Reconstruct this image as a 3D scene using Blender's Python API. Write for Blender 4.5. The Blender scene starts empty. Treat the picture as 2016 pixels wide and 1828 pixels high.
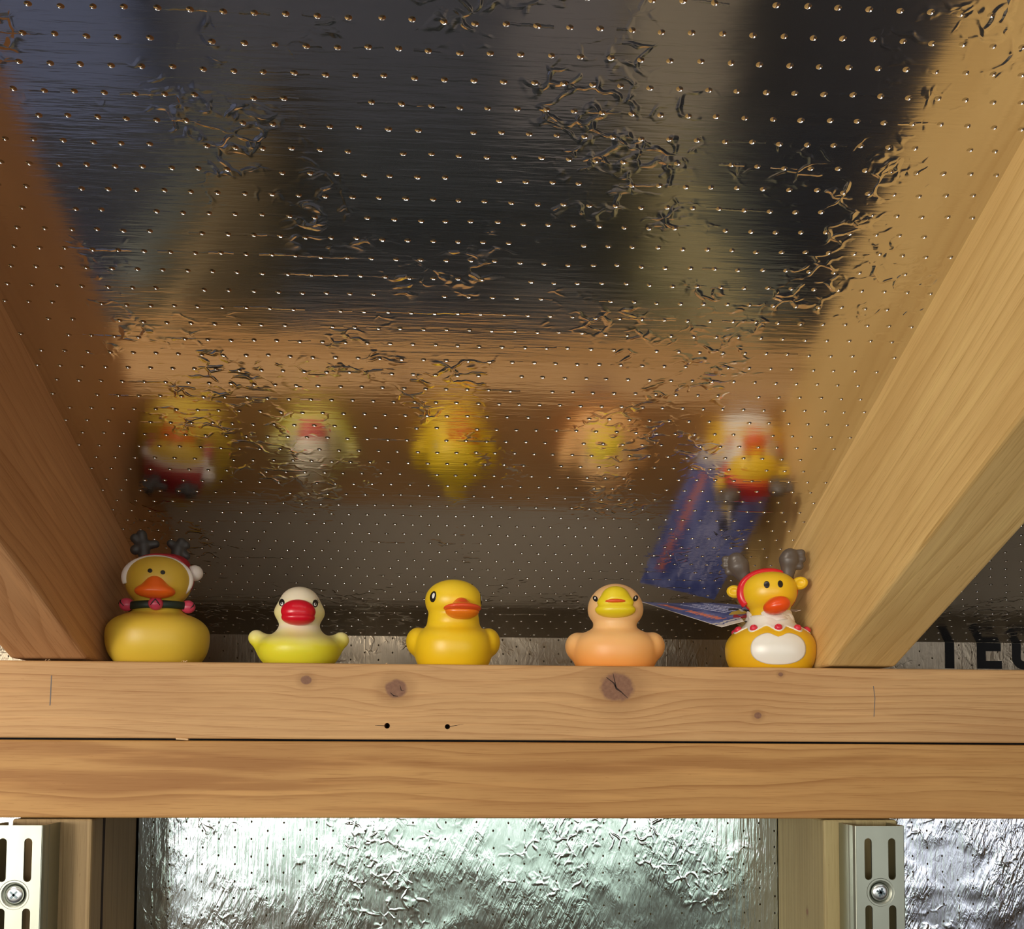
import bpy, bmesh, math, random
import numpy as np
from mathutils import Vector, Matrix
from mathutils.bvhtree import BVHTree
random.seed(4); np.random.seed(4)
R = math.radians
SC = bpy.context.scene
COL = SC.collection

# ------------------------------------------------------------------ camera
YAW, PITCH, ROLL, CZ, CD = 0.0561, 0.0551, 0.0054, -0.0441, 0.6044
cam_d = bpy.data.cameras.new('camera'); cam = bpy.data.objects.new('camera', cam_d); COL.objects.link(cam)
fw = Vector((math.sin(YAW)*math.cos(PITCH), math.cos(YAW)*math.cos(PITCH), math.sin(PITCH)))
r0 = Vector((math.cos(YAW), -math.sin(YAW), 0)); u0 = r0.cross(fw)
rr = math.cos(ROLL)*r0 + math.sin(ROLL)*u0; uu = -math.sin(ROLL)*r0 + math.cos(ROLL)*u0
cam.matrix_world = Matrix(((rr.x, uu.x, -fw.x, 0), (rr.y, uu.y, -fw.y, -CD), (rr.z, uu.z, -fw.z, CZ), (0, 0, 0, 1)))
cam_d.sensor_width = 36; cam_d.sensor_fit = 'HORIZONTAL'
cam_d.lens = 36*2020/2016; cam_d.shift_y = (1344-914)/2016
cam_d.clip_start = 0.01; cam_d.clip_end = 50
SC.camera = cam

# ------------------------------------------------------------------ world, light, exposure
SC.view_settings.view_transform = 'Standard'; SC.view_settings.look = 'None'
SC.view_settings.gamma = 1; SC.view_settings.use_curve_mapping = False
SC.view_settings.exposure = 0.14
SC.cycles.max_bounces = 7; SC.cycles.glossy_bounces = 4; SC.cycles.diffuse_bounces = 3
SC.cycles.sample_clamp_indirect = 6; SC.cycles.caustics_reflective = True
SC.cycles.use_denoising = True; SC.cycles.use_adaptive_sampling = True; SC.cycles.adaptive_threshold = .045
SC.cycles.filter_width = 1.2
world = bpy.data.worlds.new('world'); SC.world = world; world.use_nodes = True
world.node_tree.nodes['Background'].inputs[0].default_value = (.62, .72, .8, 1)
world.node_tree.nodes['Background'].inputs[1].default_value = 0.6

def area(name, loc, size, rot, power, col, spread=180):
    l = bpy.data.lights.new(name, 'AREA'); l.shape = 'RECTANGLE'; l.size, l.size_y = size
    l.energy = power; l.color = col; l.spread = R(spread)
    o = bpy.data.objects.new(name, l); COL.objects.link(o); o.location = loc; o.rotation_euler = rot
    return o
WY = -2.0                      # wall behind the camera, with its windows
# each window: sky above, trees below
for nm, xc, w, (ps, cs), (pt, ct) in (('left', -1.455, 1.69, (24, (1, .95, .88)), (4.2, (.93, .97, 1))),
                                      ('middle', .27, 1.60, (6.0, (1, .97, .93)), (.80, (.74, 1.0, .62))),
                                      ('right', 1.48, .72, (2.6, (.96, .96, 1)), (.46, (.88, .86, 1)))):
    area('sky_through_%s_window' % nm, (xc, WY-.05, -.05), (w, .34), (R(90), 0, 0), ps, cs)
    area('trees_through_%s_window' % nm, (xc, WY-.05, -.33), (w, .22), (R(90), 0, 0), pt, ct)
l_ = bpy.data.lights.new('added_fill', 'POINT'); l_.energy = 20; l_.color = (1, .88, .72); l_.shadow_soft_size = .10  # added warm fill without a fixture, brightens the timber and ducks
fill_lamp = bpy.data.objects.new('added_fill_light', l_); COL.objects.link(fill_lamp); fill_lamp.location = (-.80, -1.35, -.02)

# ------------------------------------------------------------------ node helper
class NT:
    def __init__(s, name, rough=.5, metal=0.0, spec=.5):
        s.m = bpy.data.materials.new(name); s.m.use_nodes = True; s.t = s.m.node_tree
        s.b = s.t.nodes['Principled BSDF']
        s.b.inputs['Roughness'].default_value = rough; s.b.inputs['Metallic'].default_value = metal
        s.b.inputs['Specular IOR Level'].default_value = spec
    def n(s, typ, **kw):
        x = s.t.nodes.new(typ)
        for k, v in kw.items(): setattr(x, k, v)
        return x
    def put(s, sock, v):
        if v is None: return
        if isinstance(v, (int, float)): sock.default_value = v
        elif isinstance(v, (tuple, list)):
            sock.default_value = tuple(v) + ((1,) if sock.type == 'RGBA' and len(v) == 3 else ())
        else: s.t.links.new(v, sock)
    def M(s, op, a, b=None, c=None, clamp=False):
        x = s.n('ShaderNodeMath', operation=op, use_clamp=clamp)
        for i, v in enumerate((a, b, c)): s.put(x.inputs[i], v) if v is not None else None
        return x.outputs[0]
    def add(s, *a):
        r = a[0]
        for q in a[1:]: r = s.M('ADD', r, q)
        return r
    def mul(s, *a):
        r = a[0]
        for q in a[1:]: r = s.M('MULTIPLY', r, q)
        return r
    def mix(s, f, a, b):
        x = s.n('ShaderNodeMix', data_type='RGBA'); s.put(x.inputs[0], f); s.put(x.inputs[6], a); s.put(x.inputs[7], b)
        return x.outputs[2]
    def comb(s, x, y, z):
        c = s.n('ShaderNodeCombineXYZ'); s.put(c.inputs[0], x); s.put(c.inputs[1], y); s.put(c.inputs[2], z); return c.outputs[0]
    def obj(s):
        c = s.n('ShaderNodeTexCoord'); x = s.n('ShaderNodeSeparateXYZ'); s.t.links.new(c.outputs['Object'], x.inputs[0]); return x.outputs
    def noise(s, v, scale=1, detail=3, rough=.5, dist=0, col=False, rid=False):
        x = s.n('ShaderNodeTexNoise'); 
        if rid: x.noise_type = 'RIDGED_MULTIFRACTAL'
        s.put(x.inputs['Vector'], v); x.inputs['Scale'].default_value = scale; x.inputs['Detail'].default_value = detail
        x.inputs['Roughness'].default_value = rough; x.inputs['Distortion'].default_value = dist
        return x.outputs[1 if col else 0]
    def smooth(s, v, a, b, lo=0.0, hi=1.0):
        x = s.n('ShaderNodeMapRange', interpolation_type='SMOOTHSTEP'); s.put(x.inputs[0], v)
        for i, q in enumerate((a, b, lo, hi)): s.put(x.inputs[i+1], q)
        return x.outputs[0]
    def ramp(s, f, stops):
        x = s.n('ShaderNodeValToRGB'); s.put(x.inputs[0], f); e = x.color_ramp.elements
        while len(e) < len(stops): e.new(.5)
        for q, (p, c) in zip(e, stops): q.position = p; q.color = tuple(c) + (1,)
        return x.outputs[0]
    def base(s, v): s.put(s.b.inputs['Base Color'], v)
    def bump(s, h, dist=1.0, strength=1.0):
        x = s.n('ShaderNodeBump'); x.inputs['Strength'].default_value = strength; x.inputs['Distance'].default_value = dist
        s.put(x.inputs['Height'], h); s.t.links.new(x.outputs[0], s.b.inputs['Normal'])

def hexc(h):
    c = [int(h[i:i+2], 16)/255 for i in (0, 2, 4)]
    return tuple(x/12.92 if x <= .04045 else ((x+.055)/1.055)**2.4 for x in c)
def plain(name, col, rough=.5, metal=0, spec=.5, sss=0):
    q = NT(name, rough, metal, spec); q.base(col)
    if sss:
        q.b.inputs['Subsurface Weight'].default_value = sss; q.b.inputs['Subsurface Scale'].default_value = .003
        q.b.inputs['Subsurface Radius'].default_value = (1, .6, .25)
    return q.m

# ------------------------------------------------------------------ materials: foil and wood
def foil(name, axes, along_v=False, crease=1.0, streak=1.0, dots=1.0, rough=.12, col=(.80, .775, .74), wob=1.0, seed=0.0, fine=0.0, dotr=.0011):
    q = NT(name, rough, 1.0)
    o = q.obj(); u, v = o[axes[0]], o[axes[1]]
    if along_v: a_, b_ = v, u
    else: a_, b_ = u, v
    P, Q = .01107, .01066
    jit = q.noise(q.comb(u, v, seed), 45, 1, col=True)
    js = q.n('ShaderNodeSeparateXYZ'); q.t.links.new(jit, js.inputs[0])
    a = q.add(q.M('DIVIDE', a_, P), q.mul(q.add(js.outputs[0], -.5), .22))
    b = q.add(q.M('DIVIDE', b_, Q), q.mul(q.add(js.outputs[1], -.5), .22))
    row = q.M('FLOOR', b)
    a2 = q.add(a, q.mul(q.M('FLOORED_MODULO', row, 2.0), .5))
    fx = q.add(q.M('FRACT', a2), -.5); fy = q.add(q.M('FRACT', b), -.5)
    ca = q.M('FLOOR', a2)
    wn = q.n('ShaderNodeTexWhiteNoise', noise_dimensions='2D'); q.put(wn.inputs[0], q.comb(ca, row, 0))
    keep = q.M('GREATER_THAN', wn.outputs[0], .07)
    dx = q.mul(fx, P); dy = q.mul(fy, Q)
    r = q.M('SQRT', q.add(q.mul(dx, dx), q.mul(dy, dy, 1.7)))
    xr = q.M('MINIMUM', q.M('DIVIDE', r, dotr), 1.0)
    dimple = q.mul(q.add(q.mul(q.add(1.0, q.mul(xr, -1)), 1.75), q.mul(q.add(1.0, q.mul(xr, xr, -1)), -.42)), keep, -dotr*dots)
    # low raised crease running along some rows of perforations
    rowm = q.smooth(q.noise(q.comb(q.mul(a_, 11), q.mul(row, 7.3), seed), 1, 2), .52, .66)
    wig = q.mul(q.add(q.noise(q.comb(q.mul(a_, 260), row, seed), 1, 2), -.5), .0012)
    dl = q.M('ABSOLUTE', q.add(dy, wig))
    line = q.mul(q.smooth(dl, 0, .0007, 1, 0), rowm, q.smooth(wn.outputs[0], .2, .8), .00009*crease)
    # sparse sharp creases: ridges of a warped cell pattern
    w3 = q.comb(u, v, seed)
    warp = q.noise(w3, 60, 2, col=True)
    vm = q.n('ShaderNodeVectorMath', operation='SCALE'); q.put(vm.inputs[0], warp); vm.inputs['Scale'].default_value = .016
    va = q.n('ShaderNodeVectorMath', operation='ADD'); q.put(va.inputs[0], q.comb(q.mul(a_, .6), b_, seed)); q.t.links.new(vm.outputs[0], va.inputs[1])
    vo = q.n('ShaderNodeTexVoronoi', feature='DISTANCE_TO_EDGE'); q.t.links.new(va.outputs[0], vo.inputs['Vector']); vo.inputs['Scale'].default_value = 115
    ridge = q.smooth(vo.outputs['Distance'], 0, .14, 1, 0)
    mask = q.mul(q.smooth(q.noise(w3, 13, 3, .6), .49, .62), q.smooth(q.noise(w3, 70, 2, .6), .42, .60))
    cre = q.mul(ridge, mask, .00022*crease)
    # drawn streaks along the sheet and broad waviness
    st = q.mul(q.add(q.noise(q.comb(q.mul(a_, 26), q.mul(b_, 330), seed), 1, 3, .6), -.5), .00022*streak, q.smooth(q.noise(w3, 6, 2), .35, .65, .35, 1.0))
    wv = q.mul(q.add(q.noise(q.comb(q.mul(a_, 9), q.mul(b_, 16), seed), 1, 2), -.5), .0009*wob)
    h = q.add(dimple, line, cre, st, wv)
    if fine:
        fn = q.noise(q.comb(q.mul(u, 170), q.mul(v, 75), seed), 1, 3, .6, .6)
        dg = q.noise(q.comb(q.mul(q.add(q.mul(u, .9), q.mul(v, -.42)), 420), q.mul(q.add(v, q.mul(u, .3)), 40), seed), 1, 2, .5, .3)
        pm = q.smooth(q.noise(q.comb(u, v, seed+5), 22, 2), .38, .62, .15, 1.0)
        h = q.add(h, q.mul(q.add(q.mul(fn, .0011*fine), q.mul(dg, .0005*fine)), pm))
    q.bump(h)
    tint = q.noise(w3, 8, 3)
    q.base(q.mix(tint, col, tuple(c*.93 for c in col)))
    q.put(q.b.inputs['Roughness'], q.add(rough, q.mul(q.noise(w3, 30, 2), .05)))
    return q.m

def wood(name, L, A, B, light, dark, dens=190, knots=(), contrast=1.0, warp=.006, seed=0.0, rough=.62, wide=0.0, marks=()):
    """L, A, B: index of the length axis, the axis across the face, the depth axis. knots: (l, a, size)"""
    q = NT(name, rough, 0, .3); o = q.obj()
    l, a, b = o[L], q.add(o[A], q.mul(o[B], .55)), o[B]
    v = a
    kmask = None; kring = None
    for (kl, ka, ks) in knots:
        dl = q.add(l, -kl); da = q.add(o[A], -ka)
        d2 = q.add(q.mul(dl, dl, 1/(ks*3.6)**2), q.mul(da, da, 1/(ks*2.2)**2))
        g = q.M('EXPONENT', q.mul(d2, -1))
        v = q.add(v, q.mul(da, g, -.78))
        rk = q.M('SQRT', q.add(q.mul(dl, dl, .72), q.mul(da, da)))
        rk = q.add(rk, q.mul(q.add(q.noise(q.comb(l, o[A], b), 260, 2), -.5), ks*.35))
        mk = q.smooth(rk, ks*.72, ks*1.0, 1, 0); halo = q.smooth(rk, ks*.9, ks*2.2, .28, 0)
        kmask = mk if kmask is None else q.M('MAXIMUM', kmask, mk)
        kring = halo if kring is None else q.M('MAXIMUM', kring, halo)
    wl = q.noise(q.comb(q.mul(l, 3.1), q.mul(a, 9), q.mul(b, 4)), 1, 2, .5)
    wl2 = q.noise(q.comb(q.mul(l, 11), q.mul(a, 40), seed), 1, 2, .5)
    v = q.add(v, q.mul(q.add(wl, -.5), warp*6), q.mul(q.add(wl2, -.5), warp*.5), seed*.013)
    dv = q.noise(q.comb(q.mul(l, 1.2), q.mul(v, 26), seed), 1, 1)
    t = q.add(q.mul(v, dens), q.mul(dv, 4.0))
    fr = q.M('FRACT', t)
    late = q.M('POWER', fr, 4.5)
    edge = q.smooth(fr, .93, 1.0, 1, 0)
    ring = q.mul(late, edge)
    rs = q.noise(q.comb(q.mul(l, 2), q.M('FLOOR', t), seed), 1, 1)
    ring = q.mul(ring, q.smooth(rs, .3, .7, .25, 1.0))
    if wide:
        bw = q.smooth(q.noise(q.comb(q.mul(l, 1.6), q.mul(v, 55), seed+3), 1, 2, .4), .5, .62)
        ring = q.M('MAXIMUM', ring, q.mul(bw, wide))
    fib = q.noise(q.comb(q.mul(l, 34), q.mul(a, 1500), q.mul(b, 900)), 1, 3, .6)
    fib2 = q.noise(q.comb(q.mul(l, 9), q.mul(a, 190), q.mul(b, 160)), 1, 3, .6)
    blot = q.noise(q.comb(q.mul(l, 5), q.mul(a, 16), seed), 1, 3)
    c = q.mix(q.mul(ring, .95*contrast), light, dark)
    c = q.mix(q.mul(q.smooth(fib, .50, .72), .38), c, dark)
    c = q.mix(q.mul(q.smooth(fib2, .5, .68), .38), c, tuple(min(1, x*1.25) for x in light))
    c = q.mix(q.mul(q.smooth(blot, .42, .66), .35), c, tuple(.7*x+.3*y for x, y in zip(dark, light)))
    pits = q.smooth(q.noise(q.comb(q.mul(l, 160), q.mul(a, 900), b), 1, 1), .74, .80)
    c = q.mix(q.mul(pits, .25), c, dark)
    if kmask is not None:
        kd = (.16, .075, .045)
        kl_ = (.30, .155, .09)
        kn = q.noise(q.comb(q.mul(l, 500), q.mul(o[A], 500), b), 1, 3)
        c = q.mix(kring, c, tuple(x*.62 for x in dark)); c = q.mix(kmask, c, q.mix(kn, kd, kl_))
    q.base(c)
    q.bump(q.add(q.mul(fib, .00006), q.mul(ring, -.00012)), 1.0, .8)
    return q.m

W_TOP = wood('pine_top_plate', 0, 2, 1, hexc('C79D6B'), hexc('8A5526'), 200, ((-.0865, -.0100, .0030), (-.0341, -.0146, .0062), (.0965, -.0126, .0098), (.1813, -.0289, .0022), (.1954, -.0042, .0014)), .8, .0045, 1.0)
W_LOW = wood('pine_lower_plate', 0, 2, 1, hexc('BF9259'), hexc('7E4717'), 120, (), .9, .0085, 5.0, wide=.6)
W_RR = wood('spruce_right_rafter', 1, 2, 0, hexc('EFCA86'), hexc('B08038'), 115, ((-.187, -.0160, .0022),), .62, .0045, 2.0)
W_RL = wood('spruce_left_rafter', 1, 2, 0, hexc('CC9868'), hexc('8E5526'), 130, (), .8, .008, 8.0)
W_ST = wood('spruce_stud', 2, 0, 1, hexc('A38A62'), hexc('6A5032'), 160, (), .7, .003, 11.0)
W_ST2 = wood('spruce_stud_right', 2, 1, 0, hexc('A99A6E'), hexc('7A663F'), 190, ((-.150, .030, .0018),), .7, .003, 14.0)
W_SH = wood('sheathing_board', 0, 1, 2, hexc('8A6A45'), hexc('5A3E22'), 60, (), .8, .006, 17.0)
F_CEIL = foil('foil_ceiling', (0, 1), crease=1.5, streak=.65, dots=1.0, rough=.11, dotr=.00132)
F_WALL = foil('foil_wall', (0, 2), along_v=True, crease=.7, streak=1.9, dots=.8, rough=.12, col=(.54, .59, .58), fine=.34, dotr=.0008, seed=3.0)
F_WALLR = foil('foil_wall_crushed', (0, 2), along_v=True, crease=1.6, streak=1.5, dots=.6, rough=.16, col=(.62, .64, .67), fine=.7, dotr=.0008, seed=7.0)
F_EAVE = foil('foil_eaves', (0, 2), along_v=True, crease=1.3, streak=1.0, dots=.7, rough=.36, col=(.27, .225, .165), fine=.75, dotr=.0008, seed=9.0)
GREYB = plain('grey_eaves_lining', (.60, .54, .45), .6)
DARKM = plain('dark_floor', (.035, .04, .055), .55)

# ------------------------------------------------------------------ mesh helpers
def mesh_obj(name, bm, mat, parent=None, smooth=False, loc=None):
    me = bpy.data.meshes.new(name); bm.normal_update(); bm.to_mesh(me); bm.free()
    o = bpy.data.objects.new(name, me); COL.objects.link(o)
    if mat: me.materials.append(mat)
    if smooth:
        for p in me.polygons: p.use_smooth = True
    if parent: o.parent = parent
    if loc: o.location = loc
    return o
def tag(o, label=None, cat=None, group=None, kind=None):
    if label: o['label'] = label
    if cat: o['category'] = cat
    if group: o['group'] = group
    if kind: o['kind'] = kind
    return o
def empty(name, loc, rot=(0, 0, 0)):
    o = bpy.data.objects.new(name, None); o.empty_display_size = .01; COL.objects.link(o); o.location = loc; o.rotation_euler = rot; return o
def box_bm(x0, x1, y0, y1, z0, z1, bm=None, bev=0, seg=2):
    own = bm or bmesh.new()
    r = bmesh.ops.create_cube(own, size=1.0)
    for v in r['verts']:
        v.co = Vector(((x0+x1)/2+v.co.x*(x1-x0), (y0+y1)/2+v.co.y*(y1-y0), (z0+z1)/2+v.co.z*(z1-z0)))
    if bev:
        es = list({e for v in r['verts'] for e in v.link_edges})
        bmesh.ops.bevel(own, geom=es, offset=bev, segments=seg, profile=.5, affect='EDGES')
    return own
def prism_x(prof, x0, x1, bev=0, seg=3):
    bm = bmesh.new()
    a = [bm.verts.new((x0, y, z)) for y, z in prof]; b = [bm.verts.new((x1, y, z)) for y, z in prof]
    bm.faces.new(a); bm.faces.new(b[::-1])
    n = len(prof)
    for i in range(n): bm.faces.new((a[i], b[i], b[(i+1) % n], a[(i+1) % n]))
    bmesh.ops.recalc_face_normals(bm, faces=bm.faces)
    if bev: bmesh.ops.bevel(bm, geom=list(bm.edges), offset=bev, segments=seg, profile=.5, affect='EDGES')
    return bm
def tube_bm(pts, rad, seg=10, bm=None, closed=False, flat=None):
    """tube through pts; rad float or list"""
    if len(pts) < 2: return bm or bmesh.new()
    bm = bm or bmesh.new(); P = [Vector(p) for p in pts]; n = len(P)
    if not hasattr(rad, '__len__'): rad = [rad]*n
    rings = []
    up = Vector((0, 0, 1)); prev = None
    for i in range(n):
        if closed: t = P[(i+1) % n]-P[i-1]
        else: t = P[min(i+1, n-1)]-P[max(i-1, 0)]
        t.normalize()
        if prev is None:
            s = t.cross(up) if abs(t.dot(up)) < .95 else t.cross(Vector((0, 1, 0)))
        else: s = prev-t*prev.dot(t)
        s.normalize(); prev = s.copy(); w = t.cross(s)
        rings.append([bm.verts.new(P[i]+(s*math.cos(2*math.pi*k/seg)*(flat or 1)+w*math.sin(2*math.pi*k/seg))*rad[i]) for k in range(seg)])
    m = n if closed else n-1
    for i in range(m):
        a, b = rings[i], rings[(i+1) % n]
        for k in range(seg): bm.faces.new((a[k], a[(k+1) % seg], b[(k+1) % seg], b[k]))
    if not closed:
        bm.faces.new(rings[0][::-1]); bm.faces.new(rings[-1])
    bmesh.ops.recalc_face_normals(bm, faces=bm.faces)
    return bm
def lathe_bm(prof, seg=32, axis='y'):
    """prof (r, h): turned about the axis"""
    bm = bmesh.new(); rings = []
    for r, h in prof:
        if r < 1e-7: rings.append([bm.verts.new((0, h, 0))])
        else: rings.append([bm.verts.new((r*math.cos(2*math.pi*k/seg), h, r*math.sin(2*math.pi*k/seg))) for k in range(seg)])
    for a, b in zip(rings, rings[1:]):
        for k in range(seg):
            k2 = (k+1) % seg
            f = [a[k % len(a)], a[k2 % len(a)], b[k2 % len(b)], b[k % len(b)]]
            f = list(dict.fromkeys(f))
            if len(a)+len(b) > 2 and len(f) > 2: bm.faces.new(f)
    bmesh.ops.recalc_face_normals(bm, faces=bm.faces)
    return bm
def carve(o, cutters):
    """cut holes with temporary solids, keep only the result"""
    for c in cutters:
        m = o.modifiers.new('cut', 'BOOLEAN'); m.operation = 'DIFFERENCE'; m.object = c; m.solver = 'EXACT'
    bpy.context.view_layer.update()
    dg = bpy.context.evaluated_depsgraph_get()
    me = bpy.data.meshes.new_from_object(o.evaluated_get(dg))
    o.modifiers.clear(); o.data = me
    for c in cutters: bpy.data.objects.remove(c, do_unlink=True)

# ------------------------------------------------------------------ the setting
SL, Z0 = .3947, .1088            # ceiling plane: z = Z0 - SL*y
TH = math.atan(SL)
XL, XLo, XR, XRo = -.2121, -.2560, .2244, .2664    # faces of the two rafters
YE = .187                        # foil board closing the eaves
CZT = lambda y: Z0-SL*y
def ceiling_bay(name, x0, x1):
    # local frame: x across, y up the slope towards the room, z away from the room
    bm = box_bm(x0, x1, 0, 2.42, 0, .03)
    o = mesh_obj(name, bm, F_CEIL)
    o.matrix_world = Matrix.Translation((0, YE, CZT(YE))) @ Matrix(((1, 0, 0, 0), (0, -math.cos(TH), math.sin(TH), 0), (0, math.sin(TH), math.cos(TH), 0), (0, 0, 0, 1)))
    return tag(o, kind='structure')
for n, a, b in (('ceiling', XL, XR), ('ceiling', XRo, 1.9), ('ceiling', -2.4, XLo)): 
    q_ = ceiling_bay(n, a, b)
    # mirror of the frame: keep outward normals
    q_.data.flip_normals()
SRx, SRo, SLx, SLo = .2205, .2655, -.2067, -.2517
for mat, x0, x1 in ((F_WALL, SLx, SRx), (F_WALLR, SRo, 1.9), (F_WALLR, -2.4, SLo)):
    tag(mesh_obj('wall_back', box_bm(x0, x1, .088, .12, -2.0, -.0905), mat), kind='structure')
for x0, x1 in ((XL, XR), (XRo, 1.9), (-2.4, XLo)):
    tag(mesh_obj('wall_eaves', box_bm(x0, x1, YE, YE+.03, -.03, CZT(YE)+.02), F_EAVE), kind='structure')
    tag(mesh_obj('trim_1', box_bm(x0, x1, .0905, YE, -.03, -.004), GREYB), kind='structure')
tag(mesh_obj('floor', box_bm(-2.4, 1.9, WY, .12, -2.04, -2.0), DARKM), kind='structure')
tag(mesh_obj('wall_outer', box_bm(-2.44, 1.94, .225, .26, -2.04, .12), DARKM), kind='structure')
tag(mesh_obj('leak_seal', box_bm(-2.4, 1.9, .0892, .12, -.0900, -.0305), DARKM), kind='structure')  # dark strip added behind the plates to stop outside light leaking through
rd = mesh_obj('ceiling_deck', prism_x([(-2.1, CZT(-2.1)+.047), (.26, CZT(.26)+.047), (.26, CZT(.26)+.067), (-2.1, CZT(-2.1)+.067)], -2.44, 1.94), DARKM); tag(rd, kind='structure')
WALLM = wood('inner_wall_boards', 2, 0, 1, hexc('7A6448'), hexc('4C3A26'), 40, (), .8, .004, 20.0)
tag(mesh_obj('wall_left', box_bm(-2.44, -2.4, WY, .22, -2.04, 1.0), WALLM), kind='structure')
tag(mesh_obj('wall_right', box_bm(1.9, 1.94, WY, .22, -2.04, 1.0), WALLM), kind='structure')
wf = bmesh.new()
for x0, x1, z0, z1 in ((-2.4, 1.9, -2.0, -.44), (-2.4, 1.9, .12, 1.0), (-2.4, -2.30, -.44, .12), (-.61, -.53, -.44, .12), (1.07, 1.12, -.44, .12), (1.84, 1.9, -.44, .12)):
    box_bm(x0, x1, WY-.04, WY, z0, z1, wf)
tag(mesh_obj('wall_front', wf, WALLM), kind='structure')
FRM = plain('window_frame_paint', (.6, .58, .52), .4)
for i, (x0, x1) in enumerate(((-2.30, -.61), (-.53, 1.07), (1.12, 1.84))):
    b_ = bmesh.new()
    for q in ((x0, x1, -.44, -.42), (x0, x1, .10, .12), (x0, x0+.02, -.42, .10), (x1-.02, x1, -.42, .10)):
        box_bm(q[0], q[1], WY-.035, WY+.01, q[2], q[3], b_)
    tag(mesh_obj('window_%d' % (i+1), b_, FRM), kind='structure')

# ------------------------------------------------------------------ timbers
def rafter(x0, x1, mat, label):
    yt = -2.0
    prof = [(yt, .0012-SL*yt), (-.0, .0012), (.0895, .0012), (.0895, -.034), (YE-.001, -SL*(YE)-.0), (YE-.001, CZT(YE)+.045), (yt, CZT(yt)+.045)]
    # local frame turned to the slope so that the grain follows the timber
    c, s = math.cos(TH), math.sin(TH)
    loc = [(y*c-z*s, y*s+z*c) for y, z in prof]
    bm = prism_x(loc, x0, x1, .0022)
    o = mesh_obj('rafter', bm, mat, smooth=False); o.rotation_euler = (-TH, 0, 0)
    return tag(o, label, 'rafter')
rafter(XLo, XL, W_RL, 'reddish brown sloping timber rafter on the left, beside the duck in the red hat')
rafter(XR, XRo, W_RR, 'pale golden sloping timber rafter on the right, beside the duck with the name tag card')
def plate(z0, z1, mat, name, label):
    o = mesh_obj(name, box_bm(-2.39, 1.89, 0, .0885, z0, z1, bev=.0013, seg=3), mat)
    return tag(o, label, 'timber beam')
top = plate(-.0445, 0, W_TOP, 'wall_plate', 'upper horizontal pine beam with two big knots and two screw holes, ducks standing on it')
low = plate(-.0902, -.0456, W_LOW, 'wall_plate', 'lower horizontal pine beam with wavy dark grain, directly under the beam the ducks stand on')
cut = []
for hx, hz, hr in ((-.0392, -.0364, .00165), (-.0039, -.0367, .0015)):
    b_ = bmesh.new(); bmesh.ops.create_cone(b_, cap_ends=True, segments=20, radius1=hr, radius2=hr, depth=.05, matrix=Matrix.Translation((hx, .015, hz)) @ Matrix.Rotation(R(90), 4, 'X'))
    cut.append(mesh_obj('tmp', b_, None))
carve(top, cut)
INK = plain('pencil_grey', (.16, .14, .13), .7)
CRK = plain('crack_dark', (.035, .018, .012), .9)
def strip(name, pts, w, mat, parent, y=-.0001, t=.0002):
    bm = bmesh.new(); P = [Vector((p[0], 0, p[1])) for p in pts]; fr, bk = [], []
    for i, p in enumerate(P):
        d = (P[min(i+1, len(P)-1)]-P[max(i-1, 0)]).normalized(); n = Vector((-d.z, 0, d.x)); ww = (w[i] if hasattr(w, '__len__') else w)/2
        fr.append([bm.verts.new(p+n*s*ww+Vector((0, y, 0))) for s in (-1, 1)]); bk.append([bm.verts.new(p+n*s*ww+Vector((0, y+t, 0))) for s in (-1, 1)])
    for i in range(len(P)-1):
        bm.faces.new((fr[i][0], fr[i+1][0], fr[i+1][1], fr[i][1])); bm.faces.new((bk[i][1], bk[i+1][1], bk[i+1][0], bk[i][0]))
        for s in (0, 1): bm.faces.new((fr[i][s], bk[i][s], bk[i+1][s], fr[i+1][s]))
    bmesh.ops.recalc_face_normals(bm, faces=bm.faces)
    return mesh_obj(name, bm, mat, parent)
strip('pencil_mark', [(-.2319, -.0085), (-.2323, -.0259)], .0006, INK, top)
strip('pencil_mark', [(.2521, -.0107), (.2530, -.0180), (.2522, -.0291)], .00045, INK, top)
strip('knot_crack', [(.0900, -.0068), (.0945, -.0102), (.0962, -.0135), (.0990, -.0155), (.1030, -.0192)], [.0003, .0007, .0012, .0006, .0002], CRK, top)
strip('knot_crack', [(.0940, -.0045), (.0950, -.0085), (.0958, -.0125)], [.0002, .0005, .0006], CRK, top)
strip('knot_crack', [(-.0375, -.0170), (-.0355, -.0188), (-.0330, -.0190)], [.0003, .0007, .0003], CRK, top)
strip('knot_crack', [(-.0320, -.0125), (-.0312, -.0155), (-.0295, -.0160)], [.0002, .0005, .0002], CRK, top)
strip('screw_hole_crack', [(-.0462, -.0362), (-.0405, -.0364)], [.0001, .0004], CRK, top)
strip('screw_hole_crack', [(-.0028, -.0366), (.0055, -.0352)], [.0004, .0001], CRK, top)

# studs, the left one split along its side
bm = box_bm(SLo, SLx, 0, .0195, -2.0, -.0908, bev=.0014)
box_bm(SLo, SLx-.0012, .0225, .0875, -2.0, -.0908, bm, bev=.001)
box_bm(SLo+.003, SLx-.006, .019, .023, -2.0, -.0908, bm)
stl = tag(mesh_obj('stud', bm, W_ST), 'brown upright timber with a dark split, behind the left metal shelving upright', 'timber stud')
prof = [(.0185, -.0910)]+[(.0172-.0012*math.sin(i*1.7), -.0930-i*.0038) for i in range(8)]+[(.0196, -.128), (.0205, -.16), (.0235, -.16), (.0232, -.128), (.0240, -.0910)]
mesh_obj('split', prism_x(prof, SLx-.004, SLx-.0004), CRK, stl)
bm = box_bm(SRx, SRo, 0, .0875, -2.0, -.0908, bev=.0012)
tag(mesh_obj('stud', bm, W_ST2), 'pale upright timber with a thin dark check, behind the right metal shelving upright', 'timber stud')

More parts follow.
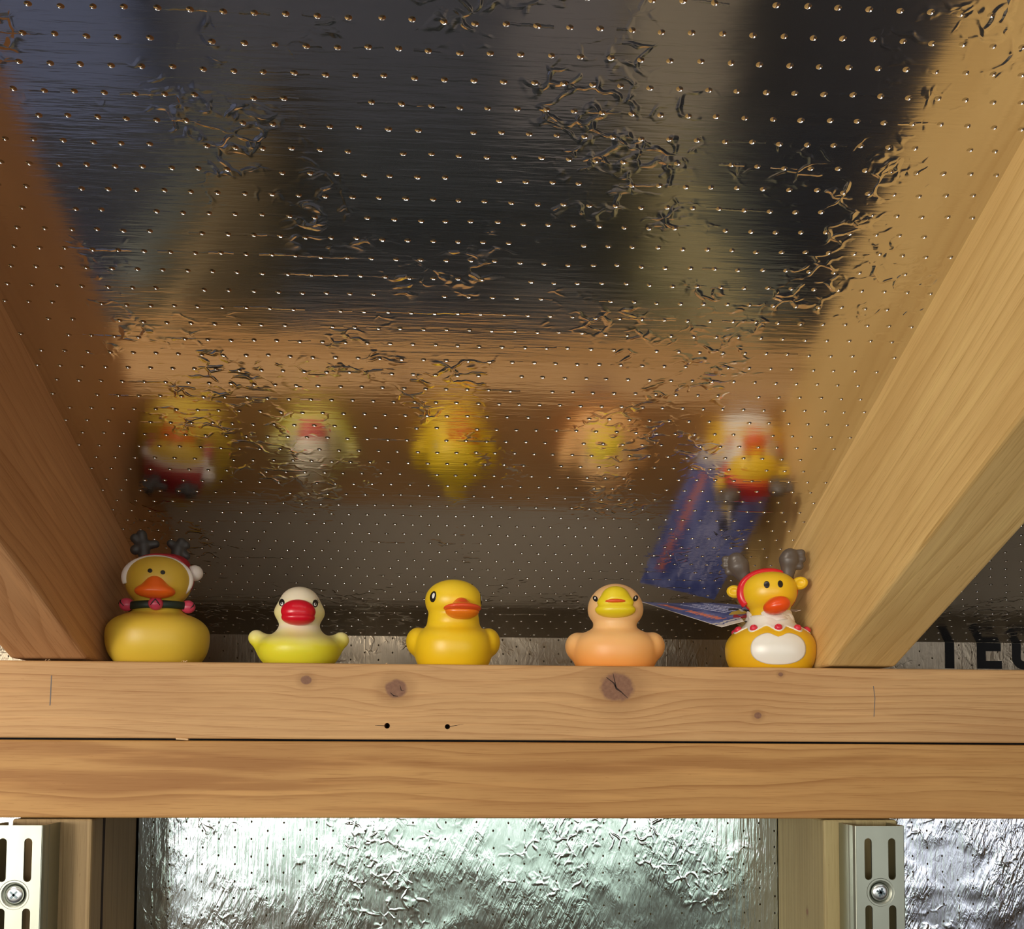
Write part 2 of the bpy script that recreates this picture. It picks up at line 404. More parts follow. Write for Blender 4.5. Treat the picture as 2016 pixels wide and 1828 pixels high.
# ------------------------------------------------------------------ metal shelving uprights
def metal(name, col, rough):
    q = NT(name, rough, 1.0); o = q.obj(); n1 = q.noise(q.comb(q.mul(o[0], 60), q.mul(o[1], 60), q.mul(o[2], 20)), 1, 3)
    q.base(q.mix(n1, col, tuple(c*.86 for c in col))); q.put(q.b.inputs['Roughness'], q.add(rough, q.mul(n1, .12))); return q.m
STEEL = metal('galvanised_steel', (.44, .46, .38), .42)
SCREWM = metal('zinc_screw', (.80, .84, .84), .30)
RECESS = plain('screw_recess', (.10, .13, .14), .4, .8)
def upright(xa, xb, label, screwtype):
    W, D, zt, zb = xb-xa, .0235, -.0925, -.62
    root = empty('shelf_upright', (xa, 0, zt)); tag(root, label, 'shelving upright')
    t = .0014; H = zt-zb
    cu = bpy.data.curves.new('face', 'CURVE'); cu.dimensions = '2D'; cu.fill_mode = 'BOTH'; cu.extrude = t/2
    def spl(pts):
        s = cu.splines.new('POLY'); s.points.add(len(pts)-1); s.use_cyclic_u = True
        for p, (x, y) in zip(s.points, pts): p.co = (x, y, 0, 1)
    spl([(.0012, 0), (W-.0012, 0), (W-.0012, -H), (.0012, -H)])
    pitch = .0381; sw, sh = .0043, .0238
    scr = -.0378
    for sx in (.0082, W-.0082):
        for k in range(13):
            yc = -.0070-sh/2-k*pitch
            pts = []
            for s_, cy, a0 in ((1, yc+sh/2-sw/2, 0), (-1, yc-sh/2+sw/2, 180)):
                for j in range(9):
                    a = R(a0+j*22.5); pts.append((sx+sw/2*math.cos(a), cy+sw/2*math.sin(a)))
            spl(pts)
    hr = .0069
    spl([(W/2+hr*math.cos(R(j*10)), scr+hr*math.sin(R(j*10))) for j in range(36)])
    co = bpy.data.objects.new('tmp', cu); COL.objects.link(co); bpy.context.view_layer.update()
    me = bpy.data.meshes.new_from_object(co.evaluated_get(bpy.context.evaluated_depsgraph_get()))
    bpy.data.objects.remove(co, do_unlink=True)
    me.transform(Matrix.Translation((0, -D+t/2, 0)) @ Matrix.Rotation(R(90), 4, 'X')); me.name = 'front_plate'; me.materials.append(STEEL)
    fo = bpy.data.objects.new('slotted_face', me); COL.objects.link(fo); fo.parent = root
    for sx, s in ((0, 1), (W, -1)):
        # side flange: rounded corner, long web, small inner return
        P = [(sx+s*.0022, -D), (sx+s*.0008, -D+.0005), (sx, -D+.002), (sx, -D+.0070), (sx+s*.0006, -D+.0078), (sx, -D+.0086), (sx, -.0003)]
        Q = [(x+s*t, y if i > 0 else y+t) for i, (x, y) in enumerate(P)]
        Q[0] = (sx+s*.0022, -D+t); Q[1] = (sx+s*.0019, -D+t+.0003)
        bm = bmesh.new()
        def vr(z): return [bm.verts.new((x, y, z)) for x, y in P], [bm.verts.new((x, y, z)) for x, y in Q]
        (a1, b1), (a2, b2) = vr(0), vr(-H)
        for i in range(len(P)-1):
            bm.faces.new((a1[i], a1[i+1], a2[i+1], a2[i])); bm.faces.new((b1[i+1], b1[i], b2[i], b2[i+1]))
            bm.faces.new((a1[i], b1[i], b1[i+1], a1[i+1])); bm.faces.new((a2[i+1], b2[i+1], b2[i], a2[i]))
        bm.faces.new((a1[0], a2[0], b2[0], b1[0])); bm.faces.new((a1[-1], b1[-1], b2[-1], a2[-1]))
        bmesh.ops.recalc_face_normals(bm, faces=bm.faces)
        mesh_obj('side_flange', bm, STEEL, root)
    # pressed dish round the screw
    dish = lathe_bm([(hr+.0012, -D-.0001), (hr-.0003, -D+.0004), (.0052, -D+.0022), (.0044, -D+.0034), (.0, -D+.0036), (0, -D+.0046), (.0046, -D+.0044), (hr, -D+.0016), (hr+.0012, -D+.0005)], 40)
    mesh_obj('screw_dish', dish, STEEL, root, True, (W/2, 0, scr))
    sc = mesh_obj('screw', lathe_bm([(0, -D-.0004), (.0030, -D-.0004), (.0044, -D+.0001), (.0050, -D+.0011), (.0046, -D+.0022), (.0022, -D+.0034), (.0018, -D+.012), (0, -D+.012)], 36), SCREWM, root, True, (W/2, 0, scr))
    bm = bmesh.new()
    arms = (0, 90) if screwtype == 'cross' else (20, 65, 110, 155)
    for a in arms:
        m = Matrix.Rotation(R(a+(42 if screwtype == 'cross' else 0)), 4, 'Y'); l_, w_ = (.0026, .0006) if (a in (0, 90) or a in (20, 110)) else (.0019, .00035)
        r_ = bmesh.ops.create_cube(bm, size=1.0)
        for v in r_['verts']: v.co = m @ Vector((v.co.x*2*l_, -D-.0004+v.co.y*.0003, v.co.z*2*w_))
    mesh_obj('screw_recess', bm, RECESS, sc)
    return root
upright(-.2545, -.2245, 'galvanised slotted metal shelving upright at far left, with a bright cross-head screw', 'cross')
upright(.2297, .2600, 'galvanised slotted metal shelving upright on the right, with a star-recess screw', 'star')

# ------------------------------------------------------------------ unseen shelf and boxes, added for the dark shapes mirrored in the ceiling
SHM = plain('shelf_dark', (.10, .11, .14), .5)
sh = tag(mesh_obj('reflection_shelf', box_bm(-.7, .9, -.235, -.0005, -.80, -.782, bev=.001), SHM), 'dark shelf board low on the wall, added out of view for the ceiling foil reflection', 'shelf')
def added_box(x0, x1, h, col, label, name='reflection_box'):
    root = empty(name, ((x0+x1)/2, -.115, -.782)); w = x1-x0; tag(root, label, 'box')
    m = plain('added_box_'+name, col, .5)
    mesh_obj('body', box_bm(-w/2, w/2, -.12, .11, 0, h-.012, bev=.004), m, root)
    mesh_obj('lid', box_bm(-w/2-.003, w/2+.003, -.123, .113, h-.0118, h, bev=.003), m, root)
added_box(-.60, -.33, .20, (.10, .13, .25), 'dark blue box added for the ceiling reflection, left end of the low shelf')
added_box(-.31, .03, .16, (.075, .082, .115), 'wide dark grey box added for the ceiling reflection, on the low shelf')
added_box(.045, .17, .20, (.20, .19, .21), 'grey box added for the ceiling reflection, between the wide dark one and the beige one')
added_box(.185, .265, .26, (.42, .36, .28), 'narrow beige box added for the ceiling reflection, on the low shelf', 'beige_reflection_box')
added_box(.28, .50, .17, (.045, .045, .055), 'black box added for the ceiling reflection, right of the beige box')

# ------------------------------------------------------------------ smooth solids from distance fields (surface nets)
def surface_net(F, lo, hi, h):
    xs = [np.arange(lo[i], hi[i]+h, h) for i in range(3)]
    X, Y, Z = np.meshgrid(*xs, indexing='ij'); V = F(X, Y, Z).astype(float)
    nx, ny, nz = V.shape
    S = V < 0
    c = lambda i, j, k: (slice(i, nx-1+i), slice(j, ny-1+j), slice(k, nz-1+k))
    cnt = np.zeros((nx-1, ny-1, nz-1), int)
    for i in (0, 1):
        for j in (0, 1):
            for k in (0, 1): cnt += S[c(i, j, k)]
    act = (cnt > 0) & (cnt < 8)
    acc = np.zeros(act.shape+(3,)); num = np.zeros(act.shape)
    for ax in range(3):
        o1, o2 = [q for q in range(3) if q != ax]
        for a in (0, 1):
            for b in (0, 1):
                i0 = [0, 0, 0]; i0[o1] = a; i0[o2] = b; i1 = list(i0); i1[ax] = 1
                v0, v1 = V[c(*i0)], V[c(*i1)]; cr = (v0 < 0) != (v1 < 0)
                t = np.where(cr, v0/np.where(cr, v0-v1, 1), 0)
                p = np.zeros(act.shape+(3,)); p[..., o1] = a; p[..., o2] = b; p[..., ax] = t
                acc += np.where(cr[..., None], p, 0); num += cr
    idx = -np.ones(act.shape, int); ijk = np.argwhere(act); idx[act] = np.arange(len(ijk))
    pos = (ijk+acc[act]/np.maximum(num[act], 1)[:, None])*h+np.array(lo)
    faces = []
    for ax in range(3):
        o1, o2 = (ax+1) % 3, (ax+2) % 3
        sl0 = [slice(None)]*3; sl1 = [slice(None)]*3; sl0[ax] = slice(0, -1); sl1[ax] = slice(1, None)
        for q in (o1, o2): sl0[q] = slice(1, -1); sl1[q] = slice(1, -1)
        A, B = S[tuple(sl0)], S[tuple(sl1)]
        e = np.argwhere(A != B); fl = A[A != B]
        off = np.zeros(3, int); off[o1] = 1; off[o2] = 1; base = e+off
        d1 = np.zeros(3, int); d1[o1] = 1; d2 = np.zeros(3, int); d2[o2] = 1
        q0, q1, q2, q3 = base-d1-d2, base-d2, base, base-d1
        Q = np.stack([idx[tuple(q.T)] for q in (q0, q1, q2, q3)], 1)
        Q[~fl] = Q[~fl][:, ::-1]; faces.append(Q)
    return pos, np.concatenate(faces)
def egg(cx, cy, cz, rx, ry, up, dn=None, p=2.0, rot=None, yf=None):
    dn = dn or up
    def f(X, Y, Z):
        x, y, z = X-cx, Y-cy, Z-cz
        if rot:
            M_ = np.array((Matrix.Rotation(R(rot[2]), 3, 'Z') @ Matrix.Rotation(R(rot[1]), 3, 'Y') @ Matrix.Rotation(R(rot[0]), 3, 'X')).inverted())
            x, y, z = (M_[i, 0]*x+M_[i, 1]*y+M_[i, 2]*z for i in range(3))
        rz = np.where(z > 0, up, dn); ryy = np.where(y < 0, yf or ry, ry)
        k = (np.abs(x/rx)**p+np.abs(y/ryy)**p+np.abs(z/rz)**p)**(1/p)
        g = np.sqrt((x/rx**2)**2+(y/ryy**2)**2+(z/rz**2)**2)+1e-9
        k2 = np.sqrt((x/rx)**2+(y/ryy)**2+(z/rz)**2)+1e-9
        return (k-1)*k2/g
    return f
def cap(a, b, ra, rb=None, fl=1.0):
    a = np.array(a, float); b = np.array(b, float); rb = ra if rb is None else rb
    def f(X, Y, Z):
        d = b-a; L = d@d; x, y, z = X-a[0], (Y-a[1]), Z-a[2]
        t = np.clip((x*d[0]+y*d[1]+z*d[2])/L, 0, 1)
        return np.sqrt((x-t*d[0])**2+((y-t*d[1])/fl)**2+(z-t*d[2])**2)-(ra+(rb-ra)*t)
    return f
def U(k, *fs):
    def f(X, Y, Z):
        r = fs[0](X, Y, Z)
        for g in fs[1:]:
            b = g(X, Y, Z); h = np.clip(.5+.5*(b-r)/k, 0, 1); r = b*(1-h)+r*h-k*h*(1-h)
        return r
    return f
def floor_cut(f, z0=0, k=1.0):
    def g(X, Y, Z):
        a = f(X, Y, Z); b = z0-Z; h = np.clip(.5-.5*(b-a)/k, 0, 1); return b*(1-h)+a*h+k*h*(1-h)
    return g
def sub(f, g, k=.6):
    def q(X, Y, Z):
        a = f(X, Y, Z); b = -g(X, Y, Z); h = np.clip(.5-.5*(b-a)/k, 0, 1); return b*(1-h)+a*h+k*h*(1-h)
    return q
def inter(f, g): return lambda X, Y, Z: np.maximum(f(X, Y, Z), g(X, Y, Z))
def solid(name, F, lo, hi, h, mat, parent, relax=2):
    pos, faces = surface_net(F, lo, hi, h)
    # light smoothing, then back onto the surface
    for _ in range(relax):
        acc = np.zeros_like(pos); n = np.zeros(len(pos))
        for a, b in ((0, 1), (1, 2), (2, 3), (3, 0)):
            np.add.at(acc, faces[:, a], pos[faces[:, b]]); np.add.at(n, faces[:, a], 1)
            np.add.at(acc, faces[:, b], pos[faces[:, a]]); np.add.at(n, faces[:, b], 1)
        pos = .5*pos+.5*acc/n[:, None]
        e = .05; P = pos.T
        for _2 in range(2):
            v = F(*P); g = np.stack([F(P[0]+e, P[1], P[2])-v, F(P[0], P[1]+e, P[2])-v, F(P[0], P[1], P[2]+e)-v])/e
            P = P-np.clip(v, -h, h)*g/np.maximum((g**2).sum(0), .2)
        pos = P.T
    me = bpy.data.meshes.new(name); me.from_pydata((pos*.001).tolist(), [], faces.tolist()); me.update()
    me.polygons.foreach_set('use_smooth', [True]*len(me.polygons)); me.materials.append(mat)
    o = bpy.data.objects.new(name, me); COL.objects.link(o); o.parent = parent
    return o
def bvh_of(o): return BVHTree.FromPolygons([v.co*1000 for v in o.data.vertices], [tuple(p.vertices) for p in o.data.polygons])
def patch(name, tree, poly, mat, parent, org_y=-80, direc=(0, 1, 0), lift=.12, step=.5, frame=None, cyl=None):
    """paint-thin raised patch: outline in (x,z) mm, cast along direc on to the skin"""
    P = np.array(poly); lo, hi = P.min(0), P.max(0); n = len(P)
    cen = P.mean(0); K = max(3, int(np.ceil(np.abs(P-cen).max()/step)))
    D = Vector(direc).normalized()
    if frame is None: side = Vector((1, 0, 0)); upv = Vector((0, 0, 1)); o0 = Vector((0, 0, 0))-D*90
    else: o0, side, upv = frame; o0 = o0-D*90
    bm = bmesh.new(); rings = []
    def hit(x, z):
        s = o0+side*x+upv*z
        loc, nor, _, _ = tree.ray_cast(s, D)
        if loc is None: return None
        return (loc, nor)
    ok = True; layers = {}
    for k in range(K+1):
        ring = []
        for i in range(n if k else 1):
            q = cen+(P[i]-cen)*k/K; h_ = hit(*q)
            ring.append(h_)
        layers[k] = ring
    def mk(off):
        L = []
        for k in range(K+1):
            L.append([None if h_ is None else bm.verts.new((h_[0]+h_[1]*off)*.001) for h_ in layers[k]])
        return L
    top_, bot_ = mk(lift), mk(-.25)
    def quad(*v):
        if all(a is not None for a in v):
            try: bm.faces.new(v)
            except ValueError: pass
    for L in (top_, bot_):
        for i in range(n): quad(L[0][0], L[1][i], L[1][(i+1) % n])
        for k in range(1, K):
            for i in range(n): j = (i+1) % n; quad(L[k][i], L[k+1][i], L[k+1][j], L[k][j])
    for i in range(n): j = (i+1) % n; quad(top_[K][i], bot_[K][i], bot_[K][j], top_[K][j])
    bmesh.ops.recalc_face_normals(bm, faces=bm.faces)
    return mesh_obj(name, bm, mat, parent, True)
def ell(cx, cz, rx, rz, n=28, rot=0):
    c, s = math.cos(R(rot)), math.sin(R(rot))
    return [(cx+rx*math.cos(t)*c-rz*math.sin(t)*s, cz+rx*math.cos(t)*s+rz*math.sin(t)*c) for t in np.linspace(0, 2*math.pi, n, endpoint=False)]
def surf_stroke(name, tree, pts, r, mat, parent, D=(0, 1, 0), frame=None):
    D = Vector(D).normalized(); out = []
    for x, z in pts:
        s = Vector((x, 0, z))-D*90 if frame is None else frame[0]+frame[1]*x+frame[2]*z-D*90
        loc, nor, _, _ = tree.ray_cast(s, D)
        if loc is not None: out.append((loc+nor*.05)*.001)
    return mesh_obj(name, tube_bm(out, [r*.001*(1 if 0 < i < len(out)-1 else .5) for i in range(len(out))], 6), mat, parent, True)

def grad(name, stops, z0, z1, rough=.42, xspread=0.0, sss=.12):
    """moulded vinyl airbrushed from base to crown; stops over local height in metres"""
    q = NT(name, rough, 0, .45); o = q.obj()
    nz = q.noise(q.comb(o[0], o[1], o[2]), 60, 2)
    t = q.M('DIVIDE', q.add(o[2], -z0, q.mul(q.add(nz, -.5), (z1-z0)*.12)), z1-z0, clamp=True)
    q.base(q.ramp(t, stops))
    q.b.inputs['Subsurface Weight'].default_value = sss; q.b.inputs['Subsurface Scale'].default_value = .004
    q.b.inputs['Subsurface Radius'].default_value = (1, .55, .2)
    return q.m
BLACK = plain('glossy_black', (.012, .010, .010), .3)
WHITE = plain('eye_white', (.85, .85, .82), .35)
V = Vector

# --- duck with santa hat and antlers
def duck_santa():
    root = empty('rubber_duck', (-.1817, .033, 0), (0, 0, R(12.5))); tag(root, 'yellow rubber duck in a red santa hat with dark antlers, leftmost in the row', 'rubber duck', 'rubber ducks on the beam')
    vinyl = grad('vinyl_mustard', [(0, hexc('DDBB3E')), (1, hexc('D9B03C'))], 0, .07)
    orange = plain('bill_orange', hexc('F4691A'), .32, sss=.1)
    red = plain('hat_red', hexc('A81E28'), .45); white = plain('hat_trim_white', hexc('E6DAD0'), .5, sss=.1)
    dk = plain('antler_charcoal', hexc('3B3735'), .5); pink = plain('bell_pink', hexc('C8405A'), .35); belt = plain('belt_black_green', hexc('1E2A20'), .5)
    body = U(5, egg(0, 2, 18, 30.6, 32, 15.2, 24.5, 2.35), egg(0, 32, 27, 9, 9, 7))
    neck = cap((0, -3, 30), (0, -3, 42), 15.5, 12.5)
    head = egg(0, -5, 52, 19.6, 18.5, 14.6, 17.5, 2.15)
    F = floor_cut(U(2.5, U(3.0, body, neck), head), 0)
    b = solid('body', F, (-34, -40, -2), (34, 46, 70), 1.0, vinyl, root); T = bvh_of(b)
    bill = U(3.0, egg(-1, -21.0, 42.6, 11.6, 9.0, 4.8, 4.1), egg(-1, -20.0, 45.4, 6.6, 7.5, 7.0, 5))
    bl = solid('bill', bill, (-15, -36, 36), (13, -8, 58), .6, orange, root)
    # santa hat: red cap behind a white furry trim, pompom on the right
    hat = inter(U(3, egg(0.5, -3.5, 53, 20.3, 19.8, 15.2, 16), egg(8, 0, 62, 10, 12, 6.5)), lambda X, Y, Z: -(Y+11.5))
    ht = solid('hat', hat, (-23, -14, 34), (23, 21, 72), .9, red, root)
    pts = []
    for i in range(41):
        a = R(196-(196+36)*i/40); pts.append(V((18.9*math.cos(a), -11.5-1.0*math.sin(a), 51.4+11.9*math.sin(a)))*.001)
    tr = mesh_obj('hat_trim', tube_bm(pts, [(.0017+.0010*math.sin(math.pi*min(1, (i+2)/34))) for i in range(41)], 12), white, ht, True)
    solid('pompom', U(2, egg(21, -5.5, 57, 4.9, 4.9, 4.9), egg(17.6, -6, 56, 3, 3, 4)), (12, -12, 50), (28, 1, 64), .5, white, ht)
    def ant(L, nm):
        (bx, bz), (cx, cz) = L[0], L[1]
        fs = [cap((bx, -3, bz), (cx, -2, cz), 3.2, 3.9)]+[cap((cx, -2, cz), (x, -2, z), 3.0, rr_*1.22) for x, z, rr_ in L[2:]]
        x0, x1 = min(q[0] for q in L)-5, max(q[0] for q in L)+5
        return solid('antler', U(1.0, *fs), (x0-1, -8, 60), (x1+1, 5, 87), .55, dk, root)
    ant([(-8.6, 64.0), (-9.4, 73), (-10.7, 79.5, 2.6), (-14.3, 77.2, 2.4), (-14.1, 70.2, 2.5), (-2.4, 74.4, 1.9)], 'l')
    ant([(9.6, 63.5), (10.7, 72), (12.6, 76.3, 2.3), (15.4, 74.5, 1.9), (15.5, 67.9, 2.0), (6.4, 75.2, 2.0)], 'r')
    for ex, ez in ((-3.9, 54.6), (3.3, 53.9)): patch('eye', T, ell(ex, ez, 1.35, 1.3, 18), BLACK, root, lift=.15)
    # belt and bells
    pts = [V((17.4*math.cos(a), -3.5+15.8*math.sin(a), 35.4+.6*math.cos(a*1.0)))*.001 for a in np.linspace(0, 2*math.pi, 56, endpoint=False)]
    mesh_obj('belt', tube_bm(pts, .0024, 10, closed=True, flat=.45), belt, root, True)
    for j, (x, y) in enumerate(((-.5, -19.5), (-17.6, -9.5), (17.6, -9.0))):
        be = solid('bell', egg(x, y, 35.6, 4.3, 3.6, 4.0), (x-6, y-6, 30), (x+6, y+6, 42), .5, pink, root)
        Tb = bvh_of(be); fr = V((x, y+3.5, 0)); n = V((x*.9, y+3.5, 0)).normalized()
        s = V((-n.y, n.x, 0)); D = -n; F0 = (V((x, y, 35.6)), s, V((0, 0, 1)))
        surf_stroke('bell_slot', Tb, [(-2.6, -1.2), (-1.3, .6), (0, 2.2), (1.3, .6), (2.6, -1.2)], .45, BLACK, be, D, F0)
    return root
duck_santa()

# --- white and yellow duck with big red bill
def duck_white():
    root = empty('rubber_duck', (-.0955, .030, 0), (0, 0, R(8.6))); tag(root, 'small white and lemon rubber duck with a big red bill and upturned wings', 'rubber duck', 'rubber ducks on the beam')
    q = NT('vinyl_lemon_white', .4, 0, .45); o = q.obj(); zz = o[2]
    nz = q.noise(q.comb(o[0], o[1], o[2]), 55, 2)
    t = q.add(zz, q.mul(q.add(nz, -.5), .006), q.mul(q.M('ABSOLUTE', o[0]), -.10))
    lem = hexc('E3DA34'); cream = hexc('E9DCC0'); pale = hexc('E9DE9A')
    q.base(q.ramp(q.M('DIVIDE', t, .05, clamp=True), [(0, lem), (.20, lem), (.36, pale), (.44, cream), (.58, hexc('EBE19C')), (.70, hexc('EDE0A8')), (.80, cream)]))
    q.b.inputs['Subsurface Weight'].default_value = .12; q.b.inputs['Subsurface Scale'].default_value = .004; vin = q.m
    red = plain('bill_red', hexc('D01228'), .28, sss=.06)
    body = U(4, egg(0, 2, 10.5, 25, 25, 11.5, 15.5, 2.1), egg(0, 26, 18, 7, 8, 6))
    wings = [cap((s*15, 3, 9), (s*25.6, 5, 17.3), 5.4, 5.0) for s in (-1, 1)]
    head = U(4.0, egg(0, -3, 33, 15.2, 14, 8.5, 9.5), egg(0, -2, 38.5, 12.1, 12.5, 10.3, 9))
    F = floor_cut(U(3.0, U(5.0, U(5, body, *wings), cap((0, -1, 17), (0, -2, 26), 13.5, 12)), head))
    b = solid('body', F, (-34, -30, -2), (34, 38, 52), .9, vin, root); T = bvh_of(b)
    up_ = U(1.6, egg(-.8, -14.5, 31.8, 10.3, 7.6, 7.6, 5.0), egg(-.8, -15.6, 28.4, 9.9, 7.4, 2.6, 4.9))
    solid('bill', up_, (-14, -28, 22), (13, -4, 45), .5, red, root)
    n = V((.62, 1, 0))
    for s in (-1, 1):
        cx = -.7+s*9.9
        e = patch('eye', T, ell(cx, 37.6, 1.65, 2.6, 22, rot=-s*8), BLACK, root, lift=.12)
        patch('pupil_glint', T, ell(cx-.15*s, 36.8, .8, 1.15, 16), WHITE, e, lift=.22)
        patch('pupil', T, ell(cx-.1*s, 37.1, .38, .62, 12), BLACK, e, lift=.32)
        for k in range(3):
            x0, z0 = cx+s*(.7+.45*k), 39.4-.55*k
            surf_stroke('eyelash', T, [(x0, z0), (x0+s*.45, z0+.75), (x0+s*(.7+.25*k), z0+1.6-.3*k)], .16, BLACK, e)
duck_white()

# --- classic yellow duck
def duck_yellow():
    root = empty('rubber_duck', (-.0010, .031, 0)); tag(root, 'bright yellow rubber duck with an orange bill turned to the right, middle of the row', 'rubber duck', 'rubber ducks on the beam')
    vin = grad('vinyl_yellow', [(0, hexc('F0C41C')), (.4, hexc('F0C822')), (1, hexc('EFCB28'))], 0, .055, .36)
    coral = plain('bill_coral', hexc('E8552A'), .25, sss=.1); ora = plain('bill_lower_orange', hexc('F0801C'), .28, sss=.1)
    body = U(5, egg(0, 3, 14, 24.5, 27, 14.5, 24, 2.2), egg(0, 29, 23, 8, 9, 7))
    wings = [egg(s*21.8, 5, 16.6, 7.6, 13, 8.8, 9.2) for s in (-1, 1)]
    hd = egg(0, -3, 41.4, 17.5, 17.2, 13.0, 14.2, 2.05)
    F = floor_cut(U(1.6, U(1.8, body, *wings, cap((0, -1, 20), (0, -2, 28.5), 18.2, 16.0)), hd))
    b = solid('body', F, (-34, -32, -2), (34, 42, 58), .95, vin, root); T = bvh_of(b)
    yaw = 17
    def rot(x, y): c, s = math.cos(R(yaw)), math.sin(R(yaw)); return x*c-y*s, x*s+y*c
    cx, cy = rot(0, -18.5)
    cy -= 3
    u1 = egg(cx, cy, 34.5, 11.6, 8.5, 3.0, 2.2, rot=(-8, 0, yaw)); u2 = egg(cx*.85, cy+2, 35.8, 5.2, 6.5, 5.6, 4, rot=(0, 0, yaw))
    solid('upper_bill', U(3.0, u1, u2), (cx-15, cy-12, 30), (cx+15, cy+12, 48), .5, coral, root)
    solid('lower_bill', U(2, egg(cx*.95, cy+1.5, 32.2, 9.6, 7.2, 2.6, 3.9, rot=(-6, 0, yaw)), egg(cx, cy+1, 33, 10.4, 6, 1.6, 1.8, rot=(0, 0, yaw))), (cx-14, cy-10, 28), (cx+14, cy+12, 40), .5, ora, root)
    for az in (-46, 80):
        d = V((math.sin(R(az)), -math.cos(R(az)), 0)); D = -d; s = V((math.cos(R(az)), math.sin(R(az)), 0)); fr = (V((0, -3, 42.2)), s, V((0, 0, 1)))
        e = patch('eye', T, ell(0, 0, 2.7, 3.4, 24, rot=-8), BLACK, root, direc=D, frame=fr, lift=.14)
        patch('pupil_glint', T, ell(.5, .5, 1.1, 1.7, 16, rot=-8), WHITE, e, direc=D, frame=fr, lift=.26)
duck_yellow()

# --- peach duck, beak raised and open
def duck_peach():
    root = empty('rubber_duck', (.1000, .031, 0), (0, 0, R(-9.0))); tag(root, 'peach rubber duck with a yellow open bill raised upwards', 'rubber duck', 'rubber ducks on the beam')
    vin = grad('vinyl_peach', [(0, hexc('F7A04A')), (.12, hexc('F7AC5C')), (.38, hexc('F3BF7E')), (.6, hexc('F0C285')), (1, hexc('F0BE84'))], 0, .054, .42, sss=.18)
    yel = plain('bill_yellow', hexc('E8D020'), .35, sss=.1); mouth = plain('mouth_orange_red', hexc('E0561C'), .4)
    body = U(5, egg(0, 3, 12.5, 27, 27, 14.5, 23, 2.15), egg(0, 29, 20, 8, 9, 7))
    wings = [egg(s*23.2, 4, 15, 8.0, 13, 8.6, 9.4) for s in (-1, 1)]
    hd = egg(0.4, -2, 37.2, 17.3, 16.8, 16.3, 13, 2.0)
    F = floor_cut(U(1.5, U(2.2, body, *wings, cap((0, -1, 18), (0, -2, 26), 19, 13.6)), hd))
    b = solid('body', F, (-35, -32, -2), (35, 42, 56), .95, vin, root); T = bvh_of(b)
    bl = U(2.2, egg(.4, -13.6, 43.2, 8.8, 8.4, 7.2, 6), egg(.4, -15.0, 40.0, 11.2, 6.6, 5.6, 3), egg(.4, -15.4, 35.6, 12.4, 7.6, 4.2, 5.2))
    solid('bill', sub(bl, egg(.4, -24.5, 40.2, 6.6, 4.5, 1.35, 1.0), .5), (-15, -28, 30), (15, -2, 56), .5, yel, root)
    solid('mouth', egg(.4, -20.3, 40.2, 6.2, 2.6, 1.5, 1.2), (-8, -26, 36), (9, -14, 44), .35, mouth, root)
    for s in (-1, 1):
        e = patch('eye', T, ell(.4+s*12.3, 43.0, 1.35, 2.3, 20, rot=-s*28), BLACK, root, lift=.14)
        patch('pupil_glint', T, ell(.4+s*12.3-.1, 43.3, .40, .80, 14), WHITE, e, lift=.26)
duck_peach()

